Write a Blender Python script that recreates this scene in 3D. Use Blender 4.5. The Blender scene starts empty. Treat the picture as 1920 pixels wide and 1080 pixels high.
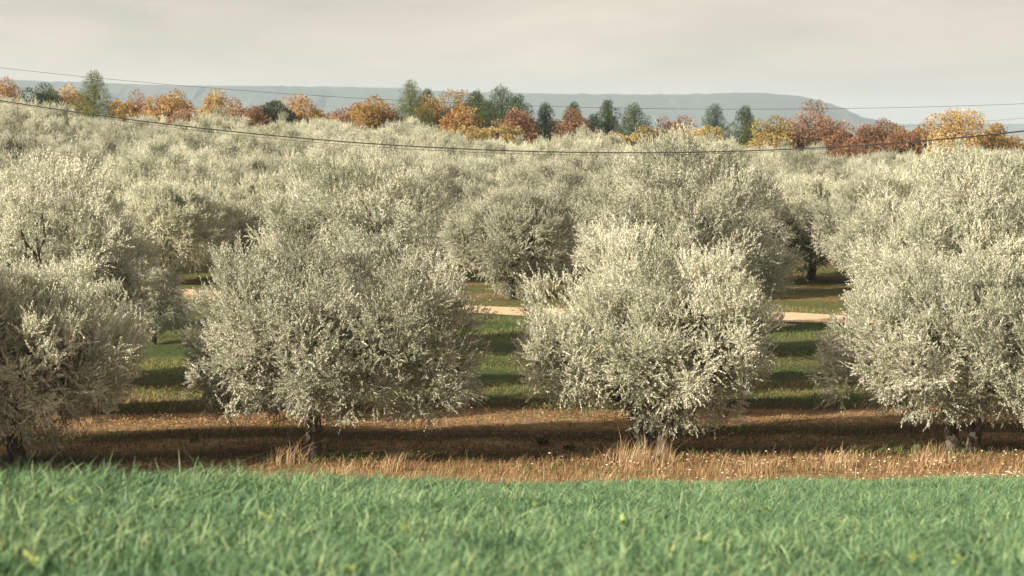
import bpy, math, random
import numpy as np

# ------------------------------------------------------------------ camera, sky, sun
scene = bpy.context.scene
COL = scene.collection
CAMZ, F, HZ = 5.9, 4600.0, 250.0          # eye height, focal length and horizon in pixels of a 1920 wide frame
cam_data = bpy.data.cameras.new("camera")
cam = bpy.data.objects.new("camera", cam_data)
COL.objects.link(cam)
cam.location = (0, 0, CAMZ)
cam.rotation_euler = (math.radians(90), 0, 0)
cam_data.sensor_width = 36
cam_data.lens = F / 1920 * 36
cam_data.shift_y = (HZ - 540) / 1920
cam_data.clip_start = 0.2
cam_data.clip_end = 30000
cam_data.dof.use_dof = True
cam_data.dof.focus_distance = 46
cam_data.dof.aperture_fstop = 3.6
scene.camera = cam

SUN_ELEV = math.radians(25)
SUN_BACK = math.radians(35)               # how far behind the left-hand side the sun stands
toward_sun = np.array([-math.cos(SUN_BACK) * math.cos(SUN_ELEV), -math.sin(SUN_BACK) * math.cos(SUN_ELEV), math.sin(SUN_ELEV)])
sun_data = bpy.data.lights.new("sun", 'SUN')
sun_data.energy = 5.0
sun_data.angle = math.radians(0.6)
sun_data.color = (1.0, 0.885, 0.72)
sun = bpy.data.objects.new("sun", sun_data)
COL.objects.link(sun)
from mathutils import Vector
sun.rotation_euler = Vector(toward_sun).to_track_quat('Z', 'Y').to_euler()
sun.location = (-60, -40, 60)

world = bpy.data.worlds.new("World")
scene.world = world
world.use_nodes = True
nt = world.node_tree
nt.nodes.clear()
wout = nt.nodes.new('ShaderNodeOutputWorld')
bg = nt.nodes.new('ShaderNodeBackground')
bg.inputs['Strength'].default_value = 0.053
sky = nt.nodes.new('ShaderNodeTexSky')
sky.sky_type = 'NISHITA'
sky.sun_disc = False
sky.sun_elevation = SUN_ELEV
sky.sun_rotation = math.atan2(toward_sun[0], toward_sun[1])
sky.air_density = 1.0
sky.dust_density = 2.0
tc = nt.nodes.new('ShaderNodeTexCoord')
mp = nt.nodes.new('ShaderNodeMapping')
mp.inputs['Scale'].default_value = (5, 5, 26.0)
mp.inputs['Location'].default_value = (0.9, 0.3, 0.25)
n1 = nt.nodes.new('ShaderNodeTexNoise')
n1.inputs['Scale'].default_value = 1.3
n1.inputs['Detail'].default_value = 5
n1.inputs['Roughness'].default_value = 0.58
n1.inputs['Distortion'].default_value = 0.4
cr = nt.nodes.new('ShaderNodeValToRGB')
cr.color_ramp.elements[0].position = 0.32
cr.color_ramp.elements[0].color = (4.4, 3.85, 3.2, 1)
cr.color_ramp.elements[1].position = 0.7
cr.color_ramp.elements[1].color = (6.5, 5.4, 4.4, 1)
mx = nt.nodes.new('ShaderNodeMix')
mx.data_type = 'RGBA'
mx.inputs['Factor'].default_value = 0.93   # thin high cloud covers nearly all of the sky
nt.links.new(tc.outputs['Generated'], mp.inputs['Vector'])
nt.links.new(mp.outputs['Vector'], n1.inputs['Vector'])
nt.links.new(n1.outputs['Fac'], cr.inputs['Fac'])
nt.links.new(sky.outputs['Color'], mx.inputs['A'])
nt.links.new(cr.outputs['Color'], mx.inputs['B'])
nt.links.new(mx.outputs['Result'], bg.inputs['Color'])
nt.links.new(bg.outputs['Background'], wout.inputs['Surface'])

vs = scene.view_settings
vs.view_transform = 'Standard'
vs.look = 'None'
vs.exposure = 1.38
vs.gamma = 1.0
cy = scene.cycles
cy.max_bounces = 8
cy.diffuse_bounces = 3
cy.glossy_bounces = 1
cy.transmission_bounces = 3
cy.volume_bounces = 0
cy.use_denoising = True

# ------------------------------------------------------------------ helpers
rng = np.random.default_rng(7)


def tag(o, label=None, cat=None, group=None, kind=None):
    if label: o['label'] = label
    if cat: o['category'] = cat
    if group: o['group'] = group
    if kind: o['kind'] = kind
    return o


def empty(name, loc, rz=0.0, s=1.0):
    o = bpy.data.objects.new(name, None)
    o.empty_display_size = 0.3
    COL.objects.link(o)
    o.location = loc
    o.rotation_euler = (0, 0, rz)
    o.scale = (s, s, s)
    return o


def link(name, me, parent=None):
    o = bpy.data.objects.new(name, me)
    COL.objects.link(o)
    if parent: o.parent = parent
    return o


def quad_mesh(name, verts, quads, mat, face_attrs=None, vert_attrs=None, smooth=False):
    me = bpy.data.meshes.new(name)
    verts = np.asarray(verts, np.float32)
    quads = np.asarray(quads, np.int32)
    nq = len(quads)
    me.vertices.add(len(verts))
    me.vertices.foreach_set('co', verts.ravel())
    me.loops.add(nq * 4)
    me.loops.foreach_set('vertex_index', quads.ravel())
    me.polygons.add(nq)
    me.polygons.foreach_set('loop_start', np.arange(0, nq * 4, 4, dtype=np.int32))
    me.polygons.foreach_set('use_smooth', np.full(nq, smooth, bool))
    me.update(calc_edges=True)
    for dom, d in (('FACE', face_attrs or {}), ('POINT', vert_attrs or {})):
        for k, v in d.items():
            a = me.attributes.new(k, 'FLOAT', dom)
            a.data.foreach_set('value', np.asarray(v, np.float32))
    me.materials.append(mat)
    return me


def unit(v):
    return v / np.maximum(np.linalg.norm(v, axis=-1, keepdims=True), 1e-9)


def leaf_quads(base, d, n, L, W):
    """Flat pointed leaves: one four-cornered face each."""
    side = unit(np.cross(d, n))
    L = L[:, None]; W = W[:, None]
    v = np.stack([base, base + d * L * .5 + side * W * .5, base + d * L, base + d * L * .5 - side * W * .5], 1)
    return v.reshape(-1, 3), np.arange(len(base) * 4).reshape(-1, 4)


def tube(points, radii, n=7):
    p = np.asarray(points, float)
    r = np.asarray(radii, float)
    t = unit(np.gradient(p, axis=0))
    ref = np.where(np.abs(t[:, 2:3]) > .9, np.array([[1., 0, 0]]), np.array([[0., 0, 1]]))
    a = unit(np.cross(t, ref)); b = np.cross(t, a)
    th = np.linspace(0, 2 * np.pi, n, endpoint=False)
    v = p[:, None] + r[:, None, None] * (np.cos(th)[None, :, None] * a[:, None] + np.sin(th)[None, :, None] * b[:, None])
    m = len(p)
    i = np.arange(m - 1)[:, None] * n; j = np.arange(n)[None]; k = (np.arange(n)[None] + 1) % n
    q = np.stack([i + j, i + k, i + n + k, i + n + j], -1).reshape(-1, 4)
    return v.reshape(-1, 3), q


class Bag:
    def __init__(s): s.v = []; s.q = []; s.n = 0
    def add(s, v, q):
        s.v.append(v); s.q.append(np.asarray(q) + s.n); s.n += len(v)
    def get(s): return np.concatenate(s.v), np.concatenate(s.q)


def wob(p0, p1, k, amp, r):
    t = np.linspace(0, 1, k)[:, None]
    p = p0 + (p1 - p0) * t
    o = r.normal(0, amp, (k, 3)) * np.sin(np.pi * t)
    return p + o


def at(px, py, d):
    return np.array([(px - 960) / F * d, d, CAMZ + (HZ - py) / F * d])


# ------------------------------------------------------------------ materials
def new_mat(name):
    m = bpy.data.materials.new(name)
    m.use_nodes = True
    t = m.node_tree
    t.nodes.clear()
    out = t.nodes.new('ShaderNodeOutputMaterial')
    return m, t, out


def ramp(t, src, stops):
    r = t.nodes.new('ShaderNodeValToRGB')
    e = r.color_ramp.elements
    while len(e) < len(stops): e.new(0.5)
    for el, (p, c) in zip(e, stops):
        el.position = p; el.color = (*c, 1)
    t.links.new(src, r.inputs['Fac'])
    return r.outputs['Color']


def attr(t, name):
    a = t.nodes.new('ShaderNodeAttribute'); a.attribute_name = name
    return a.outputs['Fac']


def mixc(t, fac, a, b):
    m = t.nodes.new('ShaderNodeMix'); m.data_type = 'RGBA'
    if hasattr(fac, 'is_output'): t.links.new(fac, m.inputs['Factor'])
    else: m.inputs['Factor'].default_value = fac
    for s, k in ((a, 'A'), (b, 'B')):
        if hasattr(s, 'is_output'): t.links.new(s, m.inputs[k])
        else: m.inputs[k].default_value = (*s, 1)
    return m.outputs['Result']


def noise(t, scale, detail=3, rough=.5, coord='Object', scl=(1, 1, 1)):
    c = t.nodes.new('ShaderNodeTexCoord'); mpp = t.nodes.new('ShaderNodeMapping')
    mpp.inputs['Scale'].default_value = scl
    n = t.nodes.new('ShaderNodeTexNoise')
    n.inputs['Scale'].default_value = scale; n.inputs['Detail'].default_value = detail; n.inputs['Roughness'].default_value = rough
    t.links.new(c.outputs[coord], mpp.inputs['Vector']); t.links.new(mpp.outputs['Vector'], n.inputs['Vector'])
    return n.outputs['Fac']


def leaf_mat(name, top_stops, under_stops=None, transl=.25, rough=.5, spec=.3, hue_rand=.0):
    m, t, out = new_mat(name)
    a = attr(t, 'tint')
    col = ramp(t, a, top_stops)
    if under_stops:
        g = t.nodes.new('ShaderNodeNewGeometry')
        col = mixc(t, g.outputs['Backfacing'], col, ramp(t, a, under_stops))
    if hue_rand:
        oi = t.nodes.new('ShaderNodeObjectInfo')
        hs = t.nodes.new('ShaderNodeHueSaturation')
        mr = t.nodes.new('ShaderNodeMapRange')
        mr.inputs['To Min'].default_value = 1 - hue_rand; mr.inputs['To Max'].default_value = 1 + hue_rand
        t.links.new(oi.outputs['Random'], mr.inputs['Value'])
        t.links.new(mr.outputs['Result'], hs.inputs['Value'])
        t.links.new(col, hs.inputs['Color'])
        col = hs.outputs['Color']
    b = t.nodes.new('ShaderNodeBsdfPrincipled')
    b.inputs['Roughness'].default_value = rough
    b.inputs['Specular IOR Level'].default_value = spec
    t.links.new(col, b.inputs['Base Color'])
    tr = t.nodes.new('ShaderNodeBsdfTranslucent')
    t.links.new(col, tr.inputs['Color'])
    ms = t.nodes.new('ShaderNodeMixShader'); ms.inputs[0].default_value = transl
    t.links.new(b.outputs[0], ms.inputs[1]); t.links.new(tr.outputs[0], ms.inputs[2])
    t.links.new(ms.outputs[0], out.inputs['Surface'])
    return m


def plain_mat(name, stops, scale, rough=.9, bump=.0, scl=(1, 1, 1)):
    m, t, out = new_mat(name)
    n = noise(t, scale, 5, .6, scl=scl)
    b = t.nodes.new('ShaderNodeBsdfPrincipled')
    b.inputs['Roughness'].default_value = rough
    b.inputs['Specular IOR Level'].default_value = .15
    t.links.new(ramp(t, n, stops), b.inputs['Base Color'])
    if bump:
        bp = t.nodes.new('ShaderNodeBump'); bp.inputs['Strength'].default_value = bump; bp.inputs['Distance'].default_value = .03
        t.links.new(n, bp.inputs['Height']); t.links.new(bp.outputs[0], b.inputs['Normal'])
    t.links.new(b.outputs[0], out.inputs['Surface'])
    return m


M_OLIVE = leaf_mat('olive_leaf', [(0, (.13, .15, .09)), (.5, (.365, .385, .28)), (1, (.58, .575, .46))],
                   [(0, (.36, .38, .285)), (.5, (.595, .60, .485)), (1, (.74, .725, .61))], transl=.22, rough=.6, spec=.25, hue_rand=.17)
M_BARK = plain_mat('olive_bark', [(.35, (.03, .026, .02)), (.65, (.115, .1, .078))], 14, bump=1.0, scl=(1, 1, .35))
M_DARKBARK = plain_mat('dark_bark', [(.3, (.05, .04, .03)), (.7, (.14, .11, .08))], 6)
M_CEREAL = leaf_mat('young_cereal', [(0, (.022, .06, .03)), (.45, (.086, .178, .085)), (.85, (.22, .325, .158)), (1, (.38, .41, .2))], transl=.3, rough=.5, spec=.25)
M_DRY = leaf_mat('dry_grass', [(0, (.10, .055, .025)), (.45, (.25, .155, .075)), (.8, (.42, .30, .17)), (1, (.54, .42, .27))], transl=.25, rough=.7, spec=.1)
M_WEED = leaf_mat('grove_weeds', [(0, (.045, .072, .02)), (.55, (.095, .125, .036)), (1, (.23, .21, .085))], transl=.22, rough=.6, spec=.2)
M_PALEWEED = leaf_mat('pale_weed', [(0, (.16, .27, .07)), (1, (.36, .42, .15))], transl=.3)
M_FLOWER = leaf_mat('white_petal', [(0, (.7, .66, .55)), (1, (.85, .82, .72))], transl=.2)
M_CABLE = plain_mat('cable', [(.4, (.03, .03, .03)), (.6, (.05, .05, .048))], 30, rough=.6)
TREE_COL = {
    'orange': [(0, (.20, .10, .03)), (.6, (.39, .25, .095)), (1, (.58, .41, .21))],
    'ochre': [(0, (.24, .145, .045)), (.6, (.43, .30, .11)), (1, (.61, .47, .24))],
    'rust': [(0, (.12, .065, .035)), (.6, (.24, .135, .07)), (1, (.38, .23, .13))],
    'pink': [(0, (.20, .125, .075)), (.6, (.33, .22, .14)), (1, (.46, .34, .23))],
    'tawny': [(0, (.12, .075, .02)), (.6, (.26, .16, .045)), (1, (.40, .26, .09))],
    'yellow': [(0, (.17, .14, .045)), (.6, (.35, .27, .10)), (1, (.54, .44, .21))],
    'pine': [(0, (.022, .042, .015)), (.6, (.055, .086, .03)), (1, (.11, .14, .052))],
    'limepine': [(0, (.055, .08, .025)), (.6, (.12, .15, .05)), (1, (.20, .22, .08))],
    'bluepine': [(0, (.025, .05, .032)), (.6, (.06, .095, .06)), (1, (.11, .145, .09))],
    'dark': [(0, (.02, .03, .014)), (.6, (.045, .058, .024)), (1, (.08, .09, .035))],
}
M_TREE = {k: leaf_mat(k + '_foliage', v, transl=.25, rough=.6, spec=.15) for k, v in TREE_COL.items()}

# ------------------------------------------------------------------ the lie of the land
GRASS_H = .14


def sstep(a, b, x):
    t = np.clip((x - a) / (b - a), 0, 1)
    return t * t * (3 - 2 * t)


def crest_dist(x, y):
    u = np.clip(x / np.maximum(y, 9), -.30, .30)
    return np.clip(24.5 + 9.5 * u / .2087, 13, 37)


def field_edge(x, y):                      # >0 inside the cereal field
    return crest_dist(x, y) + 1.2 - y


def grove_z(x, y):
    side = np.clip(x / (.2087 * np.maximum(y, 1)), -1.4, 1.4)
    g = sstep(82, 155, y) * (1.5 - 1.5 * side + .4 * side * side)
    g = g * (1 - sstep(280, 500, y)) - 12 * sstep(300, 900, y)
    return g + .05 * np.sin(x * .5 + 1) * np.sin(y * .37) * (1 - sstep(100, 140, y))


def ground_z(x, y):
    x = np.asarray(x, float); y = np.asarray(y, float)
    u = np.clip(x / np.maximum(y, 9), -.30, .30)
    dc = crest_dist(x, y)
    pu = u / .2087
    ac = np.interp(pu, [-1, -.5, 0, .4, 1], [.1345, .1365, .1402, .1402, .1385])
    B = (.184 - ac) / (1 / 8.5 - 1 / dc)
    A = ac - B / dc
    zf = CAMZ - B - A * y - GRASS_H
    zc = CAMZ - ac * dc - GRASS_H
    drop = .165 + .03 * (1 - np.clip((y - dc) / 10, 0, 1))
    zs = zc - drop * (y - dc)
    top = np.where(y < dc, zf, zs)
    g0 = grove_z(x, y)
    k = .12
    h = np.clip(.5 + .5 * (top - g0) / k, 0, 1)
    z = g0 * (1 - h) + top * h + k * h * (1 - h)
    return np.where(y > 60, g0, z)


STRIPS = [(44.4, 46.0), (47.3, 49.4), (52.2, 55.4), (58.4, 61.5), (65.9, 69.4), (73.7, 77.0)]  # depth ranges of the shadow bands painted into the ground colour


def shade_bands(x, y):                          # 1 on bands painted dark as tree shadow, 0 on straw and weeds between
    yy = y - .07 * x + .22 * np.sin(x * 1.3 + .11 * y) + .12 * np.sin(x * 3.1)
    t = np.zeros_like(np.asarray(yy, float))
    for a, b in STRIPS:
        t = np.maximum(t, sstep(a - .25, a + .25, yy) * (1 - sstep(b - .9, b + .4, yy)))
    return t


def near_half(x, y):                       # weedy near edge of each strip
    yy = y - .07 * x + .2 * np.sin(x * 1.1)
    t = np.zeros_like(np.asarray(yy, float))
    for a, b in STRIPS:
        c = a + .5 * (b - a)
        t = np.maximum(t, sstep(a, a + .3, yy) * (1 - sstep(c - .3, c + .3, yy)))
    return t


def track_y(x):                            # middle line of the dirt track
    return 81.5 - .58 * x * np.where(x > 0, .62, 1.0)


ys = np.concatenate([np.arange(-12, 60, .4), np.arange(60, 100, .4), np.arange(100, 110, .8), np.arange(110, 300, 4), np.geomspace(300, 12000, 50)])
cs = np.linspace(-1, 1, 181)
Y = np.repeat(ys[:, None], len(cs), 1)
X = cs[None] * (np.maximum(Y, 0) * .42 + 12)
Z = ground_z(X, Y)
nr, nc = Y.shape
ii = (np.arange(nr - 1)[:, None] * nc + np.arange(nc - 1)[None])
quads = np.stack([ii, ii + 1, ii + nc + 1, ii + nc], -1).reshape(-1, 4)
band = .5 + .5 * np.sin(Y * 1.05 + X * .08)
green = sstep(50, 62, Y) * .75 + .12 + .25 * (band - .5)
green = np.where(Y > track_y(X), .4 + .2 * band, green)
shadem = np.where(Y < 80, shade_bands(X, Y), 0)
fieldm = sstep(-.5, .3, field_edge(X, Y))


def ground_mat():
    m, t, out = new_mat('grove_soil')
    n_f = noise(t, 5.0, 6, .7)
    n_c = noise(t, .55, 4, .6, scl=(.6, 1.4, 1))
    soil = ramp(t, n_f, [(.3, (.07, .042, .02)), (.5, (.17, .105, .052)), (.7, (.36, .25, .13))])
    weeds = ramp(t, n_f, [(.3, (.04, .05, .016)), (.55, (.085, .095, .032)), (.75, (.19, .16, .065))])
    ma = t.nodes.new('ShaderNodeMath'); ma.operation = 'ADD'
    t.links.new(attr(t, 'green'), ma.inputs[0]); t.links.new(n_c, ma.inputs[1])
    mr = t.nodes.new('ShaderNodeMapRange')
    mr.inputs['From Min'].default_value = .75; mr.inputs['From Max'].default_value = 1.1
    t.links.new(ma.outputs[0], mr.inputs['Value'])
    c = mixc(t, mr.outputs['Result'], soil, weeds)
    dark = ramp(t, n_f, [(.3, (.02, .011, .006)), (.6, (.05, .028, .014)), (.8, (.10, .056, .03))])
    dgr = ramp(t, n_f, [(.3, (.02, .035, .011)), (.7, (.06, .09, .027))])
    c = mixc(t, attr(t, 'shade_bands'), c, mixc(t, mr.outputs['Result'], dark, dgr))  # painted shadow: darker soil and weed colours along the bands
    fs = ramp(t, n_f, [(.3, (.03, .05, .02)), (.7, (.06, .12, .045))])
    c = mixc(t, attr(t, 'field'), c, fs)
    b = t.nodes.new('ShaderNodeBsdfPrincipled')
    b.inputs['Roughness'].default_value = .95; b.inputs['Specular IOR Level'].default_value = .1
    t.links.new(c, b.inputs['Base Color'])
    bp = t.nodes.new('ShaderNodeBump'); bp.inputs['Strength'].default_value = .8; bp.inputs['Distance'].default_value = .08
    t.links.new(n_f, bp.inputs['Height']); t.links.new(bp.outputs[0], b.inputs['Normal'])
    t.links.new(b.outputs[0], out.inputs['Surface'])
    return m


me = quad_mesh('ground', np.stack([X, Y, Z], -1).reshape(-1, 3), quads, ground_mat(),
               vert_attrs={'green': green.ravel(), 'field': fieldm.ravel(), 'shade_bands': shadem.ravel()}, smooth=True)
tag(link('ground', me), 'brown and green striped grove floor falling from the grassy field edge', 'ground', kind='structure')

# dirt track crossing the grove
tx = np.arange(-40, 40, .5)
w = np.linspace(-1.55, 1.55, 9)
TX = np.repeat(tx[:, None], len(w), 1)
TY = track_y(TX) + w[None] * (1 + .12 * np.sin(TX * .9)) * 1.1
TZ = ground_z(TX, TY) + .012 + .012 * np.cos(w[None] * 4)
ii = (np.arange(len(tx) - 1)[:, None] * len(w) + np.arange(len(w) - 1)[None])
quads = np.stack([ii, ii + len(w), ii + len(w) + 1, ii + 1], -1).reshape(-1, 4)
M_TRACK = plain_mat('pale_dirt', [(.3, (.36, .26, .16)), (.7, (.56, .43, .29))], 3.0, bump=.4)
me = quad_mesh('dirt_track', np.stack([TX, TY, TZ], -1).reshape(-1, 3), quads, M_TRACK, smooth=True)
tag(link('dirt_track', me), 'pale beige dirt track crossing the grove behind the front olive trees', 'track', kind='structure')


# hills on the horizon
def ridge(name, prof, d, depth, label):
    r = np.random.default_rng(len(name))
    px = np.arange(prof[0][0], prof[-1][0] + 1, 12)
    py = np.interp(px, [p[0] for p in prof], [p[1] for p in prof])
    k = np.ones(7) / 7
    py = np.convolve(np.pad(py, 3, 'edge'), k, 'valid') + r.normal(0, .5, len(px))
    top = CAMZ + (HZ - py) / F * d
    s = np.array([-1, -.7, -.45, -.25, -.1, 0, .3, .7, 1.0])
    hh = np.array([0, .18, .42, .68, .93, 1, 1.0, .8, 0])
    PX = (px - 960) / F * d
    V = np.zeros((len(px), len(s), 3))
    V[..., 0] = PX[:, None] + r.normal(0, d * .002, (len(px), len(s))) * (s != 0)
    V[..., 1] = d + s[None] * depth
    V[..., 2] = -14 + (top[:, None] + 14) * hh[None]
    n = len(s)
    i2 = (np.arange(len(px) - 1)[:, None] * n + np.arange(n - 1)[None])
    q = np.stack([i2, i2 + n, i2 + n + 1, i2 + 1], -1).reshape(-1, 4)
    m = quad_mesh(name, V.reshape(-1, 3), q, M_HILL, smooth=True)
    return tag(link(name, m), label, 'hill', kind='structure')


M_HILL = plain_mat('hill_scrub', [(.35, (.028, .038, .03)), (.65, (.055, .064, .048))], .004)
ridge('hill', [(-900, 150), (0, 150), (120, 153), (330, 160), (640, 162), (750, 166), (840, 172), (1060, 176), (1280, 177), (1400, 173),
               (1480, 177), (1540, 187), (1590, 207), (1640, 232), (1690, 252), (1760, 275)], 5200, 900,
      'long flat topped blue grey plateau ending in a rounded slope at right')
ridge('far_hill', [(1300, 262), (1420, 245), (1560, 236), (1700, 232), (1920, 233), (2300, 228), (2800, 236)], 7600, 900,
      'fainter low ridge beyond the end of the plateau at far right')

# haze over the whole valley
hv = [(x, y, z) for z in (-15, 125) for y in (-60, 9800) for x in (-4500, 4500)]
hq = [f[::-1] for f in ((0, 1, 3, 2), (4, 6, 7, 5), (0, 4, 5, 1), (2, 3, 7, 6), (0, 2, 6, 4), (1, 5, 7, 3))]
m, t, out = new_mat('haze_air')
pv = t.nodes.new('ShaderNodeVolumePrincipled')
pv.inputs['Color'].default_value = (.64, .81, .94, 1)
pv.inputs['Density'].default_value = .00014
pv.inputs['Anisotropy'].default_value = 0.1
t.links.new(pv.outputs[0], out.inputs['Volume'])
hz = link('haze', quad_mesh('haze', hv, hq, m))
tag(hz, 'thin pale haze hanging over the valley', 'haze', kind='stuff')


# ------------------------------------------------------------------ olive trees
def sprig_leaves(S, A, l, K, r, Lr=(.045, .07), Wr=(.0135, .019), shift=.5):
    M = len(S)
    ref = unit(r.normal(size=(M, 3)))
    e1 = unit(np.cross(A, ref)); e2 = np.cross(A, e1)
    k = np.arange(K)[None]
    tpos = (k + .6) / K
    ph = k * (np.pi / 2) + (k % 2) * np.pi + r.normal(0, .5, (M, K))
    rad = np.cos(ph)[..., None] * e1[:, None] + np.sin(ph)[..., None] * e2[:, None]
    al = np.radians(r.normal(42, 14, (M, K)) - 15 * tpos)[..., None]
    d = unit(A[:, None] * np.cos(al) + rad * np.sin(al))
    n = unit(A[:, None] * np.sin(al) - rad * np.cos(al) + r.normal(0, .35, (M, K, 3)))
    bend = r.normal(0, .05, (M, 1, 3)) * tpos[..., None] ** 2
    base = S[:, None] + A[:, None] * (l[:, None] * tpos)[..., None] + bend
    L = r.uniform(*Lr, (M, K)) * (1 - .35 * np.abs(tpos - .4))
    W = r.uniform(*Wr, (M, K))
    tint = np.clip(np.reshape(shift, (-1, 1)) + r.normal(0, .13, (M, 1)) + r.normal(0, .15, (M, K)), 0, 1)
    return leaf_quads(base.reshape(-1, 3), d.reshape(-1, 3), n.reshape(-1, 3), L.ravel(), W.ravel()) + (tint.ravel(),)


def olive_meshes(seed, W, H, lean=(0, 0), stems=2, n_bough=44, n_sub=9, n_sprig=23, K=24, skirt=.55):
    r = np.random.default_rng(seed)
    zc = H * .48
    i = np.arange(n_bough) + .5
    cz = 1 - 1.74 * i / n_bough
    th = i * np.pi * (1 + 5 ** .5)
    s = np.sqrt(np.maximum(0, 1 - cz ** 2))
    D = unit(np.stack([np.cos(th) * s, np.sin(th) * s, cz], 1) + r.normal(0, .17, (n_bough, 3)))
    f = r.normal(0, 1.5, (5, 3)); phs = r.uniform(0, 6, 5)
    lump = 1 + .09 * np.sin(D @ f.T + phs).sum(1) / 1.6 + r.normal(0, .095, n_bough)
    axd = np.where(D[:, 2:3] > 0, np.array([W / 2, W / 2, H - zc]), np.array([W / 2, W / 2, zc - skirt]))
    cen = np.array([lean[0], lean[1], zc])
    br = r.uniform(.5, .85, n_bough) * (W / 5)
    C = cen + D * (axd * lump[:, None] - 1.05 * br[:, None] - .2)
    C[:, 2] = np.maximum(C[:, 2], skirt + .25)
    n_in = n_bough // 2                                        # boughs deep in the crown
    Din = unit(r.normal(size=(n_in, 3)))
    Cin = cen + Din * np.array([W / 2, W / 2, H - zc]) * r.uniform(.15, .55, (n_in, 1))
    Cin[:, 2] = np.maximum(Cin[:, 2], skirt + .5)
    bC = np.concatenate([C, Cin]); bD = np.concatenate([D, Din]); bR = np.concatenate([br, np.full(n_in, .75)])
    bn = np.concatenate([np.full(n_bough, n_sub), np.full(n_in, n_sub)])
    bi = np.repeat(np.arange(len(bC)), bn)
    sd = unit(r.normal(size=(len(bi), 3)) + .75 * bD[bi])
    sC = bC[bi] + sd * (bR[bi] * r.uniform(.55, 1.0, len(bi)))[:, None]
    sR = r.uniform(.16, .3, len(bi))
    bt = np.clip(r.normal(.5, .17, len(bC)), .08, .92)
    cnt = r.poisson(n_sprig, len(bi))
    si = np.repeat(np.arange(len(bi)), cnt)
    M = len(si)
    u = unit(r.normal(size=(M, 3)) + .5 * sd[si])
    S = sC[si] + u * (sR[si] * r.uniform(.1, 1, M) ** .5)[:, None]
    od = bD[bi[si]]
    upb = np.clip(.4 + .7 * od[:, 2], -.05, .95)[:, None]
    A = unit(.35 * u + .35 * sd[si] + np.array([0, 0, 1.]) * upb + r.normal(0, .33, (M, 3)))
    l = r.uniform(.14, .30, M)
    tall = r.random(M) < .10 * np.clip(od[:, 2], 0, 1)
    l = np.where(tall, l * 2.0, l)
    S[:, 2] = np.maximum(S[:, 2], skirt * .7 + r.uniform(0, .25, M))
    v, q, tint = sprig_leaves(S, A, l, K, r, shift=bt[bi[si]])
    crown = quad_mesh('olive_crown', v, q, M_OLIVE, face_attrs={'tint': tint})
    # trunk and limbs
    b = Bag()
    limbs = []
    for k in range(stems):
        a = r.uniform(0, 6.28) if stems == 1 else k * np.pi + r.uniform(-.3, .3)
        base = np.array([np.cos(a) * .13 * (stems > 1), np.sin(a) * .13 * (stems > 1) * .5, -.1])
        top = base + np.array([np.cos(a) * .22 * (stems > 1), np.sin(a) * .15, r.uniform(.95, 1.15)])
        p = wob(base, top, 6, .035, r)
        b.add(*tube(p, np.linspace(.135, .095, 6) * (1.2 if stems == 1 else 1.05) * np.array([1.35, 1.05, 1, 1, 1, 1]), 10))
        for j in range(4 if stems > 1 else 6):
            aa = a + (j - 1.5) * .75 + r.normal(0, .2) if stems > 1 else j * 1.05 + r.normal(0, .2)
            e = top + np.array([np.cos(aa) * W * .2, np.sin(aa) * W * .2, r.uniform(.5, 1.3)])
            p2 = wob(top - np.array([0, 0, .05]), e, 5, .06, r)
            b.add(*tube(p2, np.linspace(.085, .045, 5), 7))
            limbs.append(e)
    limbs = np.array(limbs)
    for c in C:
        j = np.argmin(((limbs - c) ** 2).sum(1) + r.random(len(limbs)) * .3)
        p3 = wob(limbs[j], c, 5, .07, r)
        p3[1:4, 2] += .12
        p3[-1] = c * .75 + limbs[j] * .25
        b.add(*tube(p3, np.linspace(.035, .008, 5), 5))
    v, q = b.get()
    trunk = quad_mesh('olive_trunk', v, q, M_BARK, smooth=True)
    return crown, trunk


def plant_olive(meshes, x, y, rz, s, label, group=None, sz=None):
    root = empty('olive_tree', (x, y, float(ground_z(x, y))), rz, s)
    if sz: root.scale = (s, s, sz)
    tag(root, label, 'olive tree', group)
    link('crown', meshes[0], root)
    link('trunk', meshes[1], root)
    return root


FRONT = [  # px of trunk, distance, width, height, lean, stems, label
    (30, 43.8, 5.2, 4.05, (.0, 0), 1, 'dark bottomed olive tree cut off by the left edge of the photo, front row'),
    (585, 44.6, 5.1, 4.15, (.12, 0), 1, 'broad front row olive whose silver crown hangs low over one short dark trunk'),
    (1226, 45.3, 5.0, 3.88, (.05, 0), 2, 'rounded front row olive tree with thick double trunk rising from tall straw grass'),
    (1808, 45.5, 5.2, 3.85, (.05, 0), 2, 'front row olive tree on two leaning stems beside the white wildflowers at right'),
]
protos = []
for k, (px, d, W, H, lean, st, lab) in enumerate(FRONT):
    ms = olive_meshes(11 + k, W, H, lean, st, n_bough=52, skirt=(.22, .36, .74, .6)[k])
    protos.append(ms)
    plant_olive(ms, (px - 960) / F * d, d, 0, 1, lab, 'front row of olive trees')
for k in range(3):
    protos.append(olive_meshes(31 + k, 5.0, 4.3, (0, 0), 1 + k % 2))

rr = random.Random(5)
FILE = {'leftmost': [110, 150, 90, 170, 130], 'second': [600, 640, 560, 655, 590], 'third': [1245, 1215, 1265, 1225, 1290],
        'fourth': [1840, 1830, 1800, 1850, 1780]}
ROWS = [(51.2, .68), (56.6, .7), (73.0, .76)]
for name, pxs in FILE.items():
    for px, (d, s) in zip(pxs, ROWS):
        if d > track_y((px - 960) / F * d) - 3: continue
        plant_olive(rr.choice(protos), (px - 960) / F * d, d + rr.uniform(-.3, .3), rr.uniform(0, 6.28), s * rr.uniform(.95, 1.05),
                    'silver olive tree standing in the file directly behind the %s front row olive' % name,
                    'olives filed behind the %s front tree' % name)
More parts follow.
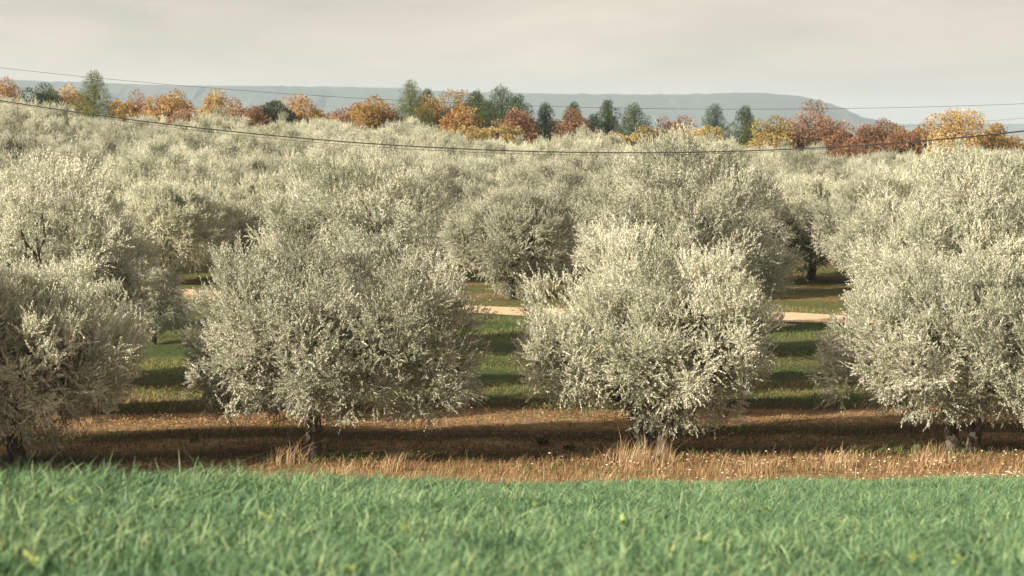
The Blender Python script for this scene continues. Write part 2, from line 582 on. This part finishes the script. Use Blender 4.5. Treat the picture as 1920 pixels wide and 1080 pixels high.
# bigger trees whose tops rise right behind the front row
for px, d, s, sz, rz, lab in ((95, 57, 1.12, 1.24, .4, 'taller olive tree rising directly behind the dark bottomed tree at the left edge'),
                              (645, 66, 1.14, 1.16, 2.2, 'taller olive tree rising directly behind the broad single trunked front olive'),
                              (1272, 64, 1.2, 1.2, 4.0, 'taller olive tree rising directly behind the rounded front olive with thick double trunk'),
                              (1815, 62, 1.15, 1.17, 5.5, 'taller olive tree rising directly behind the front olive on two leaning stems')):
    plant_olive(protos[4 + int(px) % 3], (px - 960) / F * d, d, rz, s, lab, 'taller olives behind the front row', s * sz / 1.12)
plant_olive(protos[4], (288 - 960) / F * 68.5, 68.5, 1.2, .46, 'small dark bushy olive in the grassy gap between the two leftmost front trees')
# added shade casters in line with the rows, just outside the frame
for d, s in [(44.5, .9)] + ROWS:
    for k in range(2):
        x = -.2087 * d - 3.2 - 5.5 * k - (3.3 if d < 45 else 0)
        plant_olive(rr.choice(protos), x, d, rr.uniform(0, 6.28), s, 'added olive tree, unseen at left, that shades the leftmost front olive', 'added olives unseen beyond the left edge')

plant_olive(protos[5], -13.5, 40.5, 1.0, 1.38, 'added olive tree, unseen at left, that shades the leftmost front olive', 'added olives unseen beyond the left edge')  # unseen tree added and oversized to darken the leftmost crown

# the crowns one can tell apart just behind the track
SPECIAL = [(300, 93, 1.1, 'olive tree with a shaded right side above the track, between the two leftmost front trees'),
           (1522, 98, 1.15, 'olive tree closing the far end of the striped gap left of the two leaning stems'),
           (958, 87, 1.1, 'olive tree with low dark underside just behind the track in the central gap')]
spots = []
for px, d, s, lab in SPECIAL:
    x = (px - 960) / F * d
    spots.append((x, d))
    plant_olive(protos[0], x, d, px * .01, s, lab)
row = 0
d = 88.0
while d < 172:
    half = .2087 * d + 9
    x = -half - 4 + (row % 2) * 2.4
    while x < .2087 * d + 5:
        xx = x + rr.uniform(-.7, .7); yy = d + rr.uniform(-.8, .8) - .12 * x
        px = 960 + xx / yy * F
        ok = yy > track_y(xx) + 4.2 and all((xx - a) ** 2 + (yy - b) ** 2 > 16 for a, b in spots)
        if 1495 < px < 1565 and yy < 99: ok = False
        if ok:
            vis = px > -60
            plant_olive(rr.choice(protos), xx, yy, rr.uniform(0, 6.28), rr.uniform(.9, 1.18),
                        'silvery olive tree crowded among like crowns between the dirt track and the autumn oaks' if vis
                        else 'added olive tree, unseen at left, that shades the leftmost front olive',
                        'olives massed beyond the dirt track' if vis else 'added olives unseen beyond the left edge')
        x += 6.4
    d += 7.0
    row += 1


# ------------------------------------------------------------------ autumn oaks and pines behind the grove
def wood_meshes(seed, kind, W, H, mat, leaf, sparse=1.0):
    """Tree of height H and crown width W standing on its own trunk."""
    r = np.random.default_rng(seed)
    b = Bag()
    top = np.array([0, 0, H * .8])
    b.add(*tube(wob(np.array([0, 0, -.3]), top, 7, .08, r), np.linspace(.2, .04, 7), 7))
    cl = []; rad = []
    if kind == 'pine':
        W *= 1.75
        n = 64
        for k in range(n):
            t = (k + .5) / n
            z = H * (.12 + .86 * t)
            wr = W / 2 * (1 - t ** 2.4) ** .9 * r.uniform(.3, 1.05) + .08
            a = k * 2.4 + r.normal(0, .4)
            cl.append((np.cos(a) * wr * .8, np.sin(a) * wr * .8, z)); rad.append((.28 + .5 * (1 - t)) * W / 3.6)
    else:
        W = max(W * 1.04, .54 * H)
        n = 64
        i = np.arange(n) + .5
        cz = 1 - 1.7 * i / n; th = i * np.pi * (1 + 5 ** .5); s = np.sqrt(1 - cz ** 2)
        D = np.stack([np.cos(th) * s, np.sin(th) * s, cz], 1)
        lump = r.uniform(.5, 1.05, n) * (1 + .14 * np.sin(D @ r.normal(0, 2, 3) + r.uniform(0, 6)))
        for dd, lu in zip(D, lump):
            cl.append((dd[0] * W / 2 * lu, dd[1] * W / 2 * lu, H * .52 + dd[2] * H * .46 * lu)); rad.append(r.uniform(.42, .78) * max(W, .8 * H) / 4.2)
    cl = np.array(cl); rad = np.array(rad)
    for c in cl[::2]:
        z0 = max(.4, min(c[2] - .5, H * .75))
        b.add(*tube(wob(np.array([0, 0, z0]), c, 4, .06, r), np.linspace(.06, .018, 4), 5))
    cnt = r.poisson(380 * sparse * (rad / rad.mean()) ** 2)
    idx = np.repeat(np.arange(len(cl)), cnt)
    M = len(idx)
    u = unit(r.normal(size=(M, 3)))
    base = cl[idx] + u * (rad[idx] * r.uniform(.2, 1, M) ** .5)[:, None]
    d = unit(u + np.array([0, 0, .7 if kind == 'pine' else .1]) + r.normal(0, .5, (M, 3)))
    nn = unit(u * .6 + np.array([0, 0, .5]) + r.normal(0, .6, (M, 3)))
    L = r.uniform(.6, 1.3, M) * leaf
    Wd = L * (.28 if kind == 'pine' else .7)
    v, q = leaf_quads(base, d, nn, L, Wd)
    tint = np.clip(r.normal(.5, .16, len(cl))[idx] + r.normal(0, .2, M), 0, 1)
    crown = quad_mesh(kind + '_crown', v, q, mat, face_attrs={'tint': tint})
    v, q = b.get()
    return crown, quad_mesh(kind + '_trunk', v, q, M_DARKBARK, smooth=True)


# px, py of the top, width in px, kind, colour, sparseness, distance, label
WOOD = [
    (10, 170, 78, 'oak', 'orange', 1, 215, 'orange oak cut off by the left edge of the photo'),
    (84, 166, 62, 'holm_oak', 'pine', 1.2, 212, 'dark green bushy tree near the left end of the skyline'),
    (140, 163, 54, 'oak', 'ochre', .9, 222, 'ochre oak tucked against the left side of the tallest left pine'),
    (176, 136, 74, 'pine', 'limepine', 1.1, 205, 'tall light green pine rising highest on the left skyline'),
    (226, 188, 50, 'oak', 'orange', 1, 214, 'small orange oak just right of the tall light green pine'),
    (264, 184, 44, 'oak', 'pink', .8, 222, 'small faded brown oak left of the big orange one'),
    (315, 170, 88, 'oak', 'orange', 1.1, 212, 'big bright orange oak standing alone on the left skyline'),
    (405, 188, 62, 'oak', 'ochre', .9, 220, 'yellowish oak behind pale olive tops on the left skyline'),
    (446, 195, 66, 'oak', 'pink', .9, 216, 'dull pinkish brown oak left of the dark round evergreen'),
    (517, 191, 94, 'holm_oak', 'dark', 1.5, 208, 'very dark rounded evergreen oak on the skyline'),
    (562, 182, 40, 'oak', 'orange', .45, 224, 'thin orange tree peeping over the dark round evergreen'),
    (598, 203, 54, 'oak', 'tawny', 1, 214, 'small tawny oak right of the dark round evergreen'),
    (656, 198, 44, 'oak', 'rust', 1, 218, 'small rusty oak standing apart left of the tawny oak group'),
    (712, 190, 86, 'oak', 'tawny', 1.2, 204, 'wide tawny brown oak below and left of the tall central pine'),
    (770, 154, 72, 'pine', 'limepine', 1.2, 212, 'tall sunlit pine at the middle of the skyline'),
    (800, 168, 50, 'pine', 'bluepine', 1.1, 218, 'darker bluish pine leaning against the tall sunlit central pine'),
    (842, 186, 128, 'oak', 'tawny', 1.3, 216, 'largest orange brown oak dome, between the two central pine groups'),
    (868, 205, 76, 'oak', 'orange', 1, 204, 'orange oak in front of the largest orange brown dome'),
    (893, 170, 50, 'pine', 'pine', 1.2, 212, 'leftmost pine of the dense central pine clump'),
    (940, 164, 74, 'pine', 'pine', 1.3, 208, 'tallest pointed pine of the dense central pine clump'),
    (972, 180, 66, 'pine', 'pine', 1.2, 214, 'rightmost broad pine of the dense central pine clump'),
    (915, 190, 66, 'pine', 'pine', 1.2, 204, 'short front pine of the dense central pine clump'),
    (972, 208, 34, 'oak', 'rust', .8, 200, 'small rusty tree in front of the dense pine clump'),
    (892, 236, 72, 'oak', 'yellow', 1.2, 192, 'low yellow green bush under the central pines, the left one'),
    (945, 234, 66, 'oak', 'yellow', 1.2, 193, 'low yellow green bush under the central pines, the right one'),
    (1022, 194, 46, 'pine', 'bluepine', 1.1, 216, 'single small bluish pine right of the dense pine clump'),
    (1076, 192, 42, 'pine', 'pine', .9, 218, 'slim pine with an orange tree in front of it'),
    (1080, 214, 50, 'oak', 'rust', .9, 208, 'rusty orange tree in front of a slim pine'),
    (1112, 216, 46, 'pine', 'pine', 1, 212, 'short rounded pine left of the pair of pointed pines'),
    (1140, 188, 46, 'pine', 'pine', 1.2, 214, 'slender pointed pine, left of a pair'),
    (1188, 198, 72, 'pine', 'pine', 1.2, 210, 'broad cone shaped pine, right of a pair'),
    (1160, 252, 80, 'oak', 'yellow', 1.1, 192, 'low pale yellow bush below the pair of pointed pines'),
    (1216, 246, 70, 'oak', 'yellow', 1.1, 194, 'low golden bush right below the broad cone shaped pine'),
    (1266, 224, 40, 'oak', 'rust', .8, 212, 'small rusty bush between two stands of pines'),
    (1284, 248, 78, 'oak', 'ochre', 1.1, 196, 'golden bush left of the two right hand pines'),
    (1340, 197, 56, 'pine', 'bluepine', 1, 216, 'bluish bushy pine, left of the two right hand pines'),
    (1324, 236, 92, 'oak', 'yellow', 1.1, 200, 'yellow green oak in front of the bluish bushy pine'),
    (1397, 202, 56, 'pine', 'pine', 1.2, 212, 'dark green pine, right of the two right hand pines'),
    (1452, 234, 80, 'oak', 'yellow', 1, 206, 'olive yellow oak right of the dark green pine'),
    (1516, 206, 72, 'oak', 'rust', .5, 210, 'bare topped reddish oak with open branches on the right skyline'),
    (1556, 232, 50, 'oak', 'rust', .6, 214, 'small reddish oak beside the bare topped one'),
    (1640, 232, 66, 'oak', 'rust', .7, 208, 'dark rusty open oak beyond the end of the plateau'),
    (1618, 256, 90, 'oak', 'rust', 1, 200, 'low rust coloured bush beneath the dark open oak'),
    (1700, 246, 88, 'oak', 'rust', .9, 204, 'low brown oak left of the large golden orange oak'),
    (1740, 236, 60, 'oak', 'pink', .7, 212, 'dull brown oak just left of the large golden orange oak'),
    (1795, 217, 124, 'oak', 'ochre', .9, 202, 'large golden orange oak near the right edge of the skyline'),
    (1858, 242, 56, 'oak', 'tawny', 1, 206, 'small tawny oak at the right side of the large golden orange oak'),
    (1890, 258, 50, 'oak', 'ochre', .9, 204, 'last low golden bush at the right end of the skyline'),
]
SCRUB = 'low brownish scrub bush at the foot of the skyline trees'
for px, py, wpx, colr in ((42, 196, 46, 'pink'), (112, 192, 50, 'rust'), (245, 204, 40, 'tawny'), (360, 202, 56, 'pink'), (478, 212, 44, 'rust'),
                          (548, 214, 50, 'tawny'), (628, 222, 50, 'pink'), (684, 224, 50, 'tawny'), (1050, 234, 50, 'tawny'), (1250, 242, 54, 'pink'),
                          (1420, 244, 60, 'tawny'), (1484, 238, 60, 'pink'), (1582, 248, 60, 'rust'), (1670, 252, 56, 'tawny')):
    WOOD.append((px, py, wpx, 'scrub', colr, 1, 205 + px % 17, SCRUB))
for k, (px, py, wpx, kind, colr, sp, d, lab) in enumerate(WOOD):
    x = (px - 960) / F * d
    gz = float(ground_z(x, d))
    H = CAMZ + (HZ - py) / F * d - gz
    W = wpx / F * d * 1.05
    ms = wood_meshes(100 + k, 'pine' if kind == 'pine' else 'oak', W, H, M_TREE[colr], .15, sp)
    nm = {'oak': 'autumn_oak', 'pine': 'pine_tree', 'holm_oak': 'evergreen_oak', 'scrub': 'scrub_bush'}[kind]
    root = empty(nm, (x, d, gz))
    tag(root, lab, {'oak': 'oak tree', 'pine': 'pine tree', 'holm_oak': 'evergreen tree', 'scrub': 'bush'}[kind],
        {'oak': 'autumn oaks on the skyline', 'pine': 'pines on the skyline', 'holm_oak': None, 'scrub': 'scrub bushes under the skyline trees'}[kind])
    link('crown', ms[0], root); link('trunk', ms[1], root)


# ------------------------------------------------------------------ overhead cables
def cable(pts, d, rad, label):
    px = np.array([p[0] for p in pts], float); py = np.array([p[1] for p in pts], float)
    c = np.polyfit(px, py, 3)
    s = np.linspace(-900, 2900, 90)
    yy = np.where(s < 0, np.polyval(c, 0) + np.polyval(np.polyder(c), 0) * s, np.polyval(c, np.clip(s, 0, 1920)))
    yy = np.where(s > 1920, np.polyval(c, 1920) + np.polyval(np.polyder(c), 1920) * (s - 1920), yy)
    P = np.stack([(s - 960) / F * d, np.full_like(s, d), CAMZ + (HZ - yy) / F * d], 1)
    v, q = tube(P, np.full(len(P), rad), 6)
    o = link('power_cable', quad_mesh('power_cable', v, q, M_CABLE, smooth=True))
    tag(o, label, 'cable', 'overhead cables above the grove')


cable([(0, 127), (330, 160), (640, 182), (840, 192), (1060, 200), (1280, 205.5), (1500, 204.5), (1700, 200), (1920, 195)], 52, .0042,
      'thin single wire, highest of the overhead cables, crossing the hills')
cable([(0, 189), (100, 204), (330, 234), (640, 264.5), (860, 280), (1060, 286), (1280, 286), (1500, 278), (1700, 265.5), (1920, 246)], 50, .0135,
      'thick dark cable sagging across the far olive tops')
cable([(0, 192), (100, 206.5), (330, 239), (640, 270), (860, 285), (1060, 291.5), (1280, 290), (1500, 280.5), (1700, 267.5), (1920, 247.5)], 50.2, .0045,
      'thin lower wire hanging just beneath the thick dark cable')
cable([(0, 160), (200, 182), (500, 214), (960, 240), (1300, 246), (1600, 243), (1920, 221)], 150, .008,
      'faintest wire, farther off, seen against the hills at both edges')


# ------------------------------------------------------------------ ground cover
def blades(x, y, h, w, r, lean=.35, wind=(.12, .05), seg=3):
    n = len(x)
    z = ground_z(x, y)
    base = np.stack([x, y, z - .01], 1)
    a = r.uniform(0, 2 * np.pi, n)
    ld = np.stack([np.cos(a), np.sin(a), np.zeros(n)], 1) * (np.abs(r.normal(0, lean, n)))[:, None] + np.array([*wind, 0])
    fa = r.uniform(0, 2 * np.pi, n)
    sd = np.stack([np.cos(fa), np.sin(fa), np.zeros(n)], 1)
    V = []
    for k in range(seg + 1):
        t = k / seg
        c = base + np.array([0, 0, 1.]) * (h * t * (1 - .25 * t))[:, None] + ld * (h * t ** 1.8)[:, None]
        ww = (w * (1 - t ** 2.2) * .5 + .0006)[:, None]
        V += [c - sd * ww, c + sd * ww]
    V = np.stack(V, 1)
    m = 2 * (seg + 1)
    o = np.arange(n)[:, None] * m
    Q = np.stack([np.stack([o[:, 0] + 2 * k, o[:, 0] + 2 * k + 1, o[:, 0] + 2 * k + 3, o[:, 0] + 2 * k + 2], 1) for k in range(seg)], 1)
    return V.reshape(-1, 3), Q.reshape(-1, 4), seg


def smooth_noise(x, y, seed, scale):
    r = np.random.default_rng(seed)
    f = r.normal(0, 1 / scale, (10, 2)); p = r.uniform(0, 6.28, 10)
    return np.sin(x[:, None] * f[:, 0] + y[:, None] * f[:, 1] + p).sum(1) / 3.2


# young cereal in the foreground field
r = np.random.default_rng(3)
N = 420000
d = np.sqrt(r.uniform(6.5 ** 2, 38 ** 2, N)); u = r.uniform(-.27, .25, N)
x = u * d; y = d
keep = (field_edge(x, y) > r.normal(0, .5, N)) & (r.random(N) < np.interp(d, [8, 14, 24, 38], [.6, .62, .7, .7]) * np.clip(1 + .5 * smooth_noise(x, y, 31, .2), .25, 1.5))
x, y, d = x[keep], y[keep], d[keep]
n = len(x)
sn = .6 * smooth_noise(x, y, 4, .16) + .7 * smooth_noise(x, y, 5, .45)
h = np.clip(r.normal(.127, .032, n) * (1 + .30 * sn), .04, .3)
edge_left = (field_edge(x, y) < 2.5) & (x < 0)
h = np.where(edge_left & (r.random(n) < .25), h * 1.35, h)
w_ = r.uniform(.006, .0125, n)
v, q, sg = blades(x, y, h, w_, r, lean=.9)
tint = np.repeat(np.clip(r.normal(.5, .23, n) + .13 * smooth_noise(x, y, 6, .3) + .07 * sn, 0, .9) + (r.random(n) < .02) * .15, sg)
o = link('cereal_grass', quad_mesh('cereal_grass', v, q, M_CEREAL, face_attrs={'tint': tint}))
tag(o, 'dense blue green young cereal grass filling the foreground field', 'grass', kind='stuff')

# dry grass verge between field and grove
N = 170000
d = r.uniform(33, 60, N); u = r.uniform(-.25, .25, N)
x = u * d; y = d
pu = u / .2087
dens = np.interp(d, [33, 40, 43, 45.5, 50, 60], [.9, 1, .95, .6, .5, .3]) * np.where(d > 45.5, .8, np.interp(pu, [-1, -.6, -.4, 0, .5, 1], [.12, .2, .5, .85, 1, .9]))
dens = dens * np.clip(.9 + .6 * smooth_noise(x, y, 9, .6), .1, 1)
dens = dens * (1 - .75 * shade_bands(x, y))
keep = (r.random(N) < dens) & (field_edge(x, y) < -.2)
x, y = x[keep], y[keep]; n = len(x)
h = np.clip(r.normal(.15, .06, n), .04, .4) * np.interp(y, [44, 46], [1, .5])
ht = (r.random(n) < .05); h = np.where(ht, h * 1.9, h)
v, q, sg = blades(x, y, h, r.uniform(.005, .009, n), r, lean=.4, wind=(.2, 0))
tint = np.repeat(np.clip(r.normal(.48, .22, n) + .17 * smooth_noise(x, y, 41, .35), 0, 1), sg)
o = link('dry_grass', quad_mesh('dry_grass', v, q, M_DRY, face_attrs={'tint': tint}))
tag(o, 'straw coloured dry grass verge between the green field and the front olives', 'dry grass', kind='stuff')

# tall straw tufts: each a plant of its own
TUFTS = [(1210, 43.7, .5, 150, .75, 'tall straw grass tuft at the foot of the double trunked olive'),
         (1170, 44.0, .42, 90, .6, 'smaller straw tuft left of the double trunked olive foot'),
         (540, 43.6, .42, 70, .5, 'straw tuft at the foot of the short dark single trunk'),
         (735, 42.8, .38, 60, .3, 'leaning reddish straw tuft between the second and third front olives'),
         (1570, 43.2, .44, 45, .45, 'thin straw stalks standing before the gap right of the double trunked olive'),
         (1420, 42.6, .36, 60, .4, 'leaning straw tuft at the left of the white wildflowers'),
         (1745, 43.8, .42, 60, .5, 'straw tuft beside the two leaning stems')]
for px, d, hh, cnt, spread, lab in TUFTS:
    x0 = (px - 960) / F * d
    aa = r.uniform(0, 6.28, int(cnt * 1.6)); q_ = spread * .8 * np.sqrt(r.random(int(cnt * 1.6)))
    x = x0 + q_ * np.cos(aa); y = d + .5 * q_ * np.sin(aa)
    v, q, sg = blades(x, y, np.clip(r.normal(hh, hh * .3, len(x)) * (1.15 - .5 * (q_ / (spread * .8)) ** 2), .12, .9), r.uniform(.005, .009, len(x)), r, lean=.35, wind=(.15, 0))
    z0 = float(ground_z(x0, d))
    o = link('straw_tuft', quad_mesh('straw_tuft', v - np.array([x0, d, z0]), q, M_DRY, face_attrs={'tint': np.repeat(r.uniform(.5, 1, len(x)), sg)}))
    o.location = (x0, d, z0)
    tag(o, lab, 'grass tuft', 'tall straw tufts along the verge')

# green weeds on the grove floor
N = 190000
d = r.uniform(42, 84, N); u = r.uniform(-.24, .24, N)
x = u * d; y = d
dens = np.interp(d, [42, 47, 52, 58, 66, 84], [.22, .35, .5, .7, .85, .85]) * np.clip(.55 + .75 * smooth_noise(x, y, 12, 1.4), .03, 1) + np.where(y < 58, .45 * near_half(x, y), 0)
dens = np.where(y < 58, dens, dens * (1 - .6 * shade_bands(x, y)))
keep = (r.random(N) < dens) & (np.abs(y - track_y(x)) > r.uniform(.9, 2.2, N)) & ((np.abs(y - track_y(x)) > 1.7) | (r.random(N) < .25))
x, y = x[keep], y[keep]; n = len(x)
v, q, sg = blades(x, y, np.clip(r.normal(.11, .04, n), .03, .26), r.uniform(.01, .022, n), r, lean=.6, seg=2)
tint = np.repeat(np.clip(r.normal(.45, .18, n) + .15 * smooth_noise(x, y, 13, 3), 0, 1), sg)
o = link('grove_weeds', quad_mesh('grove_weeds', v, q, M_WEED, face_attrs={'tint': tint}))
tag(o, 'low green weeds and grass covering the lanes of the olive grove', 'weeds', kind='stuff')

# dead leaves and stubble on the grove floor, sparser on the painted shadow
N = 120000
d = r.uniform(43, 64, N); u = r.uniform(-.24, .24, N)
x = u * d; y = d
keep = r.random(N) < np.clip(.35 + .8 * smooth_noise(x, y, 15, .8), .02, 1) * np.interp(d, [43, 52, 64], [1, .8, .2]) * (1 - .7 * shade_bands(x, y))
x, y = x[keep], y[keep]; n = len(x)
b0 = np.stack([x, y, ground_z(x, y) + r.uniform(.01, .05, n)], 1)
dd = unit(np.stack([r.normal(size=n), r.normal(size=n), r.uniform(0, .7, n)], 1))
nn = unit(r.normal(0, .6, (n, 3)) + np.array([0, -.2, 1]))
v, q = leaf_quads(b0, dd, nn, r.uniform(.03, .075, n), r.uniform(.015, .04, n))
o = link('fallen_leaves', quad_mesh('fallen_leaves', v, q, M_DRY, face_attrs={'tint': np.clip(r.normal(.3, .25, n), 0, 1)}))
tag(o, 'brown fallen leaves and clods strewn over the grove floor under the olives', 'leaf litter', kind='stuff')

# white wildflowers in the verge
N = 900
px = 1920 - np.abs(r.normal(0, 520, N)); d = r.uniform(36, 43.4, N)
x = (px - 960) / F * d
cl = smooth_noise(x, d, 21, .5)
keep = (px > 840) & (field_edge(x, d) < 1.0) & (cl > -.3) & (r.random(N) < np.interp(px, [840, 1300, 1920], [.45, .6, .9]))
x, d = x[keep], d[keep]; n = len(x)
hb = r.uniform(.14, .34, n)
c = np.stack([x, d, ground_z(x, d) + hb], 1)
b = Bag()
for k in range(4):
    a = k * np.pi / 4 + r.uniform(0, .6, n)
    dr = np.stack([np.cos(a), np.sin(a), r.uniform(-.25, .25, n)], 1)
    nn = unit(np.stack([r.normal(0, .4, n), r.normal(-.5, .4, n), np.ones(n)], 1))
    s = r.uniform(.028, .05, n)
    v, q = leaf_quads(c - unit(dr) * (s * .5)[:, None], unit(dr), nn, s, s * .5)
    b.add(v, q)
v, q = b.get()
o = link('wildflowers', quad_mesh('wildflowers', v, q, M_FLOWER, face_attrs={'tint': r.random(len(q))}))
tag(o, 'scattered small white wildflower heads in the dry verge at right', 'wildflowers', kind='stuff')


# ------------------------------------------------------------------ single weeds
def rosette(seed, n, L, mat, up=.7):
    r_ = np.random.default_rng(seed)
    a = r_.uniform(0, 6.28, n)
    dd = unit(np.stack([np.cos(a), np.sin(a), r_.uniform(.3, 1.4, n) * up], 1))
    nn = unit(np.cross(np.stack([-np.sin(a), np.cos(a), np.zeros(n)], 1), dd) * -1 + r_.normal(0, .2, (n, 3)))
    base = np.stack([r_.normal(0, L * .25, n), r_.normal(0, L * .25, n), np.abs(r_.normal(0, L * .25, n))], 1)
    l = r_.uniform(.5, 1.1, n) * L
    v, q = leaf_quads(base, dd, nn, l, l * .38)
    return quad_mesh('rosette', v, q, mat, face_attrs={'tint': r_.random(n)})


for px, d, L, lab in ((1016, 46.8, .22, 'green bushy weed on the brown strip left of the double trunked olive'),
                      (1068, 46.0, .14, 'smaller green weed right of the bushy one on the brown strip'),
                      (365, 46.6, .13, 'green weed on the lit strip left of the broad single trunked olive')):
    x = (px - 960) / F * d
    o = link('weed', rosette(int(px), 70, L, M_WEED))
    o.location = (x, d, float(ground_z(x, d)))
    tag(o, lab, 'weed')
paleme = rosette(77, 14, .055, M_PALEWEED, 1.0)
for px, py in ((655, 1050), (500, 960), (60, 1035), (1005, 935), (1715, 1030), (1795, 1035), (1315, 1000),
               (760, 975), (1165, 965), (130, 925), (1440, 945)):
    a = (py - HZ) / F; uu = (px - 960) / F
    dd = np.linspace(8, 34, 600)
    zz = ground_z(uu * dd, dd) + .15
    k = int(np.argmax(CAMZ - a * dd < zz))
    dk = dd[k]
    o = link('pale_weed', paleme)
    o.location = (uu * dk, dk, float(ground_z(uu * dk, dk)) + .09)
    o.rotation_euler = (0, 0, px)
    tag(o, 'small yellow green broadleaf weed blurred among the foreground cereal grass', 'weed', 'pale weeds in the cereal field')
